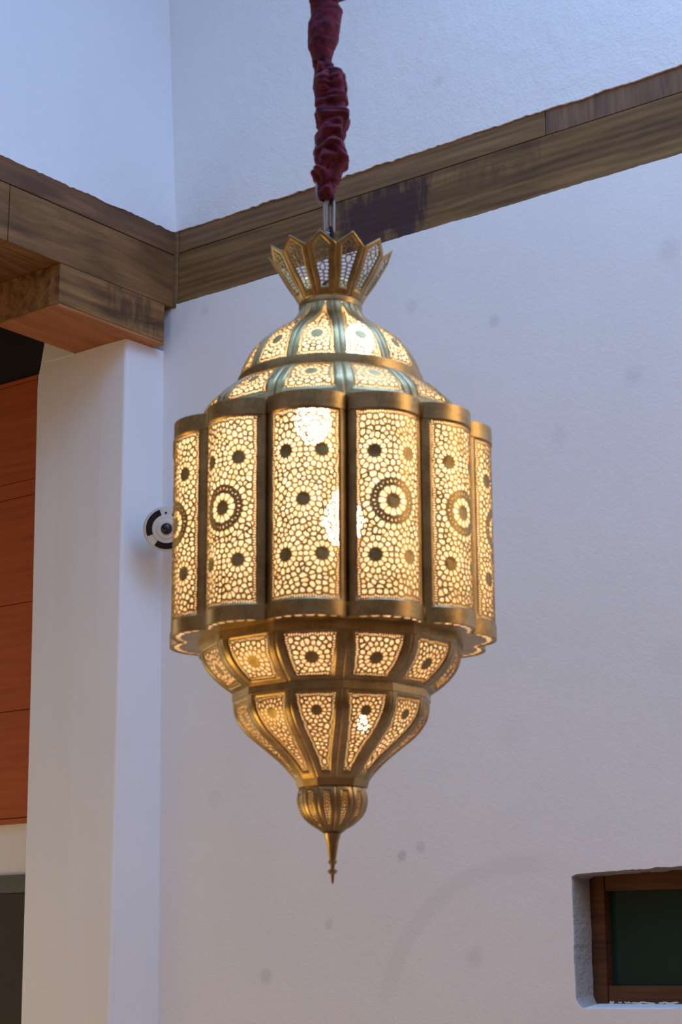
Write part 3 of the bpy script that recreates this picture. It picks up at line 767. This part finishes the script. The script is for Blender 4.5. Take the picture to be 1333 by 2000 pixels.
while zz < 6.5:
    ring = []
    for k in range(n):
        a = 2*PI*k/n
        # folds run at a slant: sample the bulge profile at a height that swings round the sleeve
        sw = .010*noise.noise(Vector((math.cos(a)*.9, math.sin(a)*.9, zz*14)))*min(1, (zz-3.13)*25)
        if zz > 3.60: sw *= 1.5
        zs_ = zz+sw*abs(math.sin(a))
        r = float(np.interp(zs_, PZ, PR)); x = float(np.interp(zz, PZ, PX))
        q = Vector((math.cos(a)*.9, math.sin(a)*.9, zz*62))
        f1 = abs(noise.noise(q)); f2 = abs(noise.noise(Vector((math.cos(a)*.95, math.sin(a)*.95, zz*30+5)))); calm = .35 if 3.44 < zz < 3.57 else 1.0
        sg = abs(math.sin(a))**.7
        r *= 1.02 + (.34*(f1-.25) + .80*(f2-.22))*sg*calm
        r += .0012*noise.noise(Vector((math.cos(a)*6, math.sin(a)*6, zz*150)))
        ring.append(bm.verts.new((x+r*math.cos(a), r*math.sin(a), zz-3.1335)))
    rings.append(ring); zz += .0022 if zz < 3.7 else .008
for a, b in zip(rings, rings[1:]):
    for k in range(n): bm.faces.new((a[k], a[(k+1) % n], b[(k+1) % n], b[k]))
m = NT('red_crinkled_cloth'); v = m.coords()
m.base(m.ramp(m.noise(v, 60, 4), [(.3, (.045, .003, .013)), (.7, (.15, .007, .034))])); m.rough(.9)
m.b.inputs['Sheen Weight'].default_value = .15; m.b.inputs['Sheen Roughness'].default_value = .5
m.b.inputs['Sheen Tint'].default_value = (.8, .25, .35, 1)
m.bump(m.noise(v, 500, 3), .3, .001)
link('cloth', bm, m.m, sl, smooth=True)

# ------------------------------------------------------------------ security camera in the corner
camp = Vector((-0.676, 7.0, 3.302))
sc_ = thing('security_camera', 'round white dome security camera with black lens in the corner left of the lantern', 'camera', camp)
aim = (Vector((0, 0, 1.6))-camp).normalized(); aim = (aim+Vector((.07, 0, .0))).normalized()
sc_.rotation_euler = aim.to_track_quat('Z', 'Y').to_euler()
M_CW = plain('white_plastic', (.62, .58, .53), .4); M_CB = plain('black_plastic', (.008, .008, .012), .25)
bm = bmesh.new(); lathe(bm, [(.070, -.075), (.086, -.06), (.0875, -.012), (.0865, 0), (.083, .0055), (.080, .0065), (.056, .0075), (.054, .011), (.040, .013), (.037, .0165), (.024, .018), (.022, .0165), (.0005, .0165)], 72)
bm.faces.new([bm.verts.new((.070*math.sin(2*PI*k/36), .070*math.cos(2*PI*k/36), -.075)) for k in range(36)])
link('housing', bm, M_CW, sc_, smooth=True)
bm = bmesh.new(); lathe(bm, [(.0215, .0168), (.0210, .020), (.017, .025), (.010, .029), (.0005, .0305)], 36); link('lens', bm, M_CB, sc_, smooth=True)
for a0, a1 in ((112, 203), (236, 318), (-20, 70)):    # dark infrared windows, angles measured from screen right
    bm = bmesh.new(); n = 14; R0, R1 = .0555, .0790
    def pt(a, r, z): return bm.verts.new((r*math.cos(math.radians(a)), r*math.sin(math.radians(a)), z))
    v0 = [[pt(a0+(a1-a0)*i/n, r, z) for r, z in ((R0, .0068), (R0+.001, .0100), (R1-.001, .0084), (R1, .0060))] for i in range(n+1)]
    for p, q in zip(v0, v0[1:]):
        for k in range(3): bm.faces.new((p[k], q[k], q[k+1], p[k+1]))
    bm.faces.new(v0[0]); bm.faces.new(v0[-1])
    link('infrared_window', bm, M_CB, sc_)
bm = bmesh.new(); bmesh.ops.create_uvsphere(bm, u_segments=12, v_segments=8, radius=.0045, matrix=Matrix.Translation((-.004, .062, .0078))); link('screw', bm, M_CB, sc_)
# mounting arm into the corner
bm = bmesh.new(); tube(bm, [(0, 0, -.07), (0, .0, -.13)], .035, 20); link('mount', bm, M_CW, sc_, smooth=False)
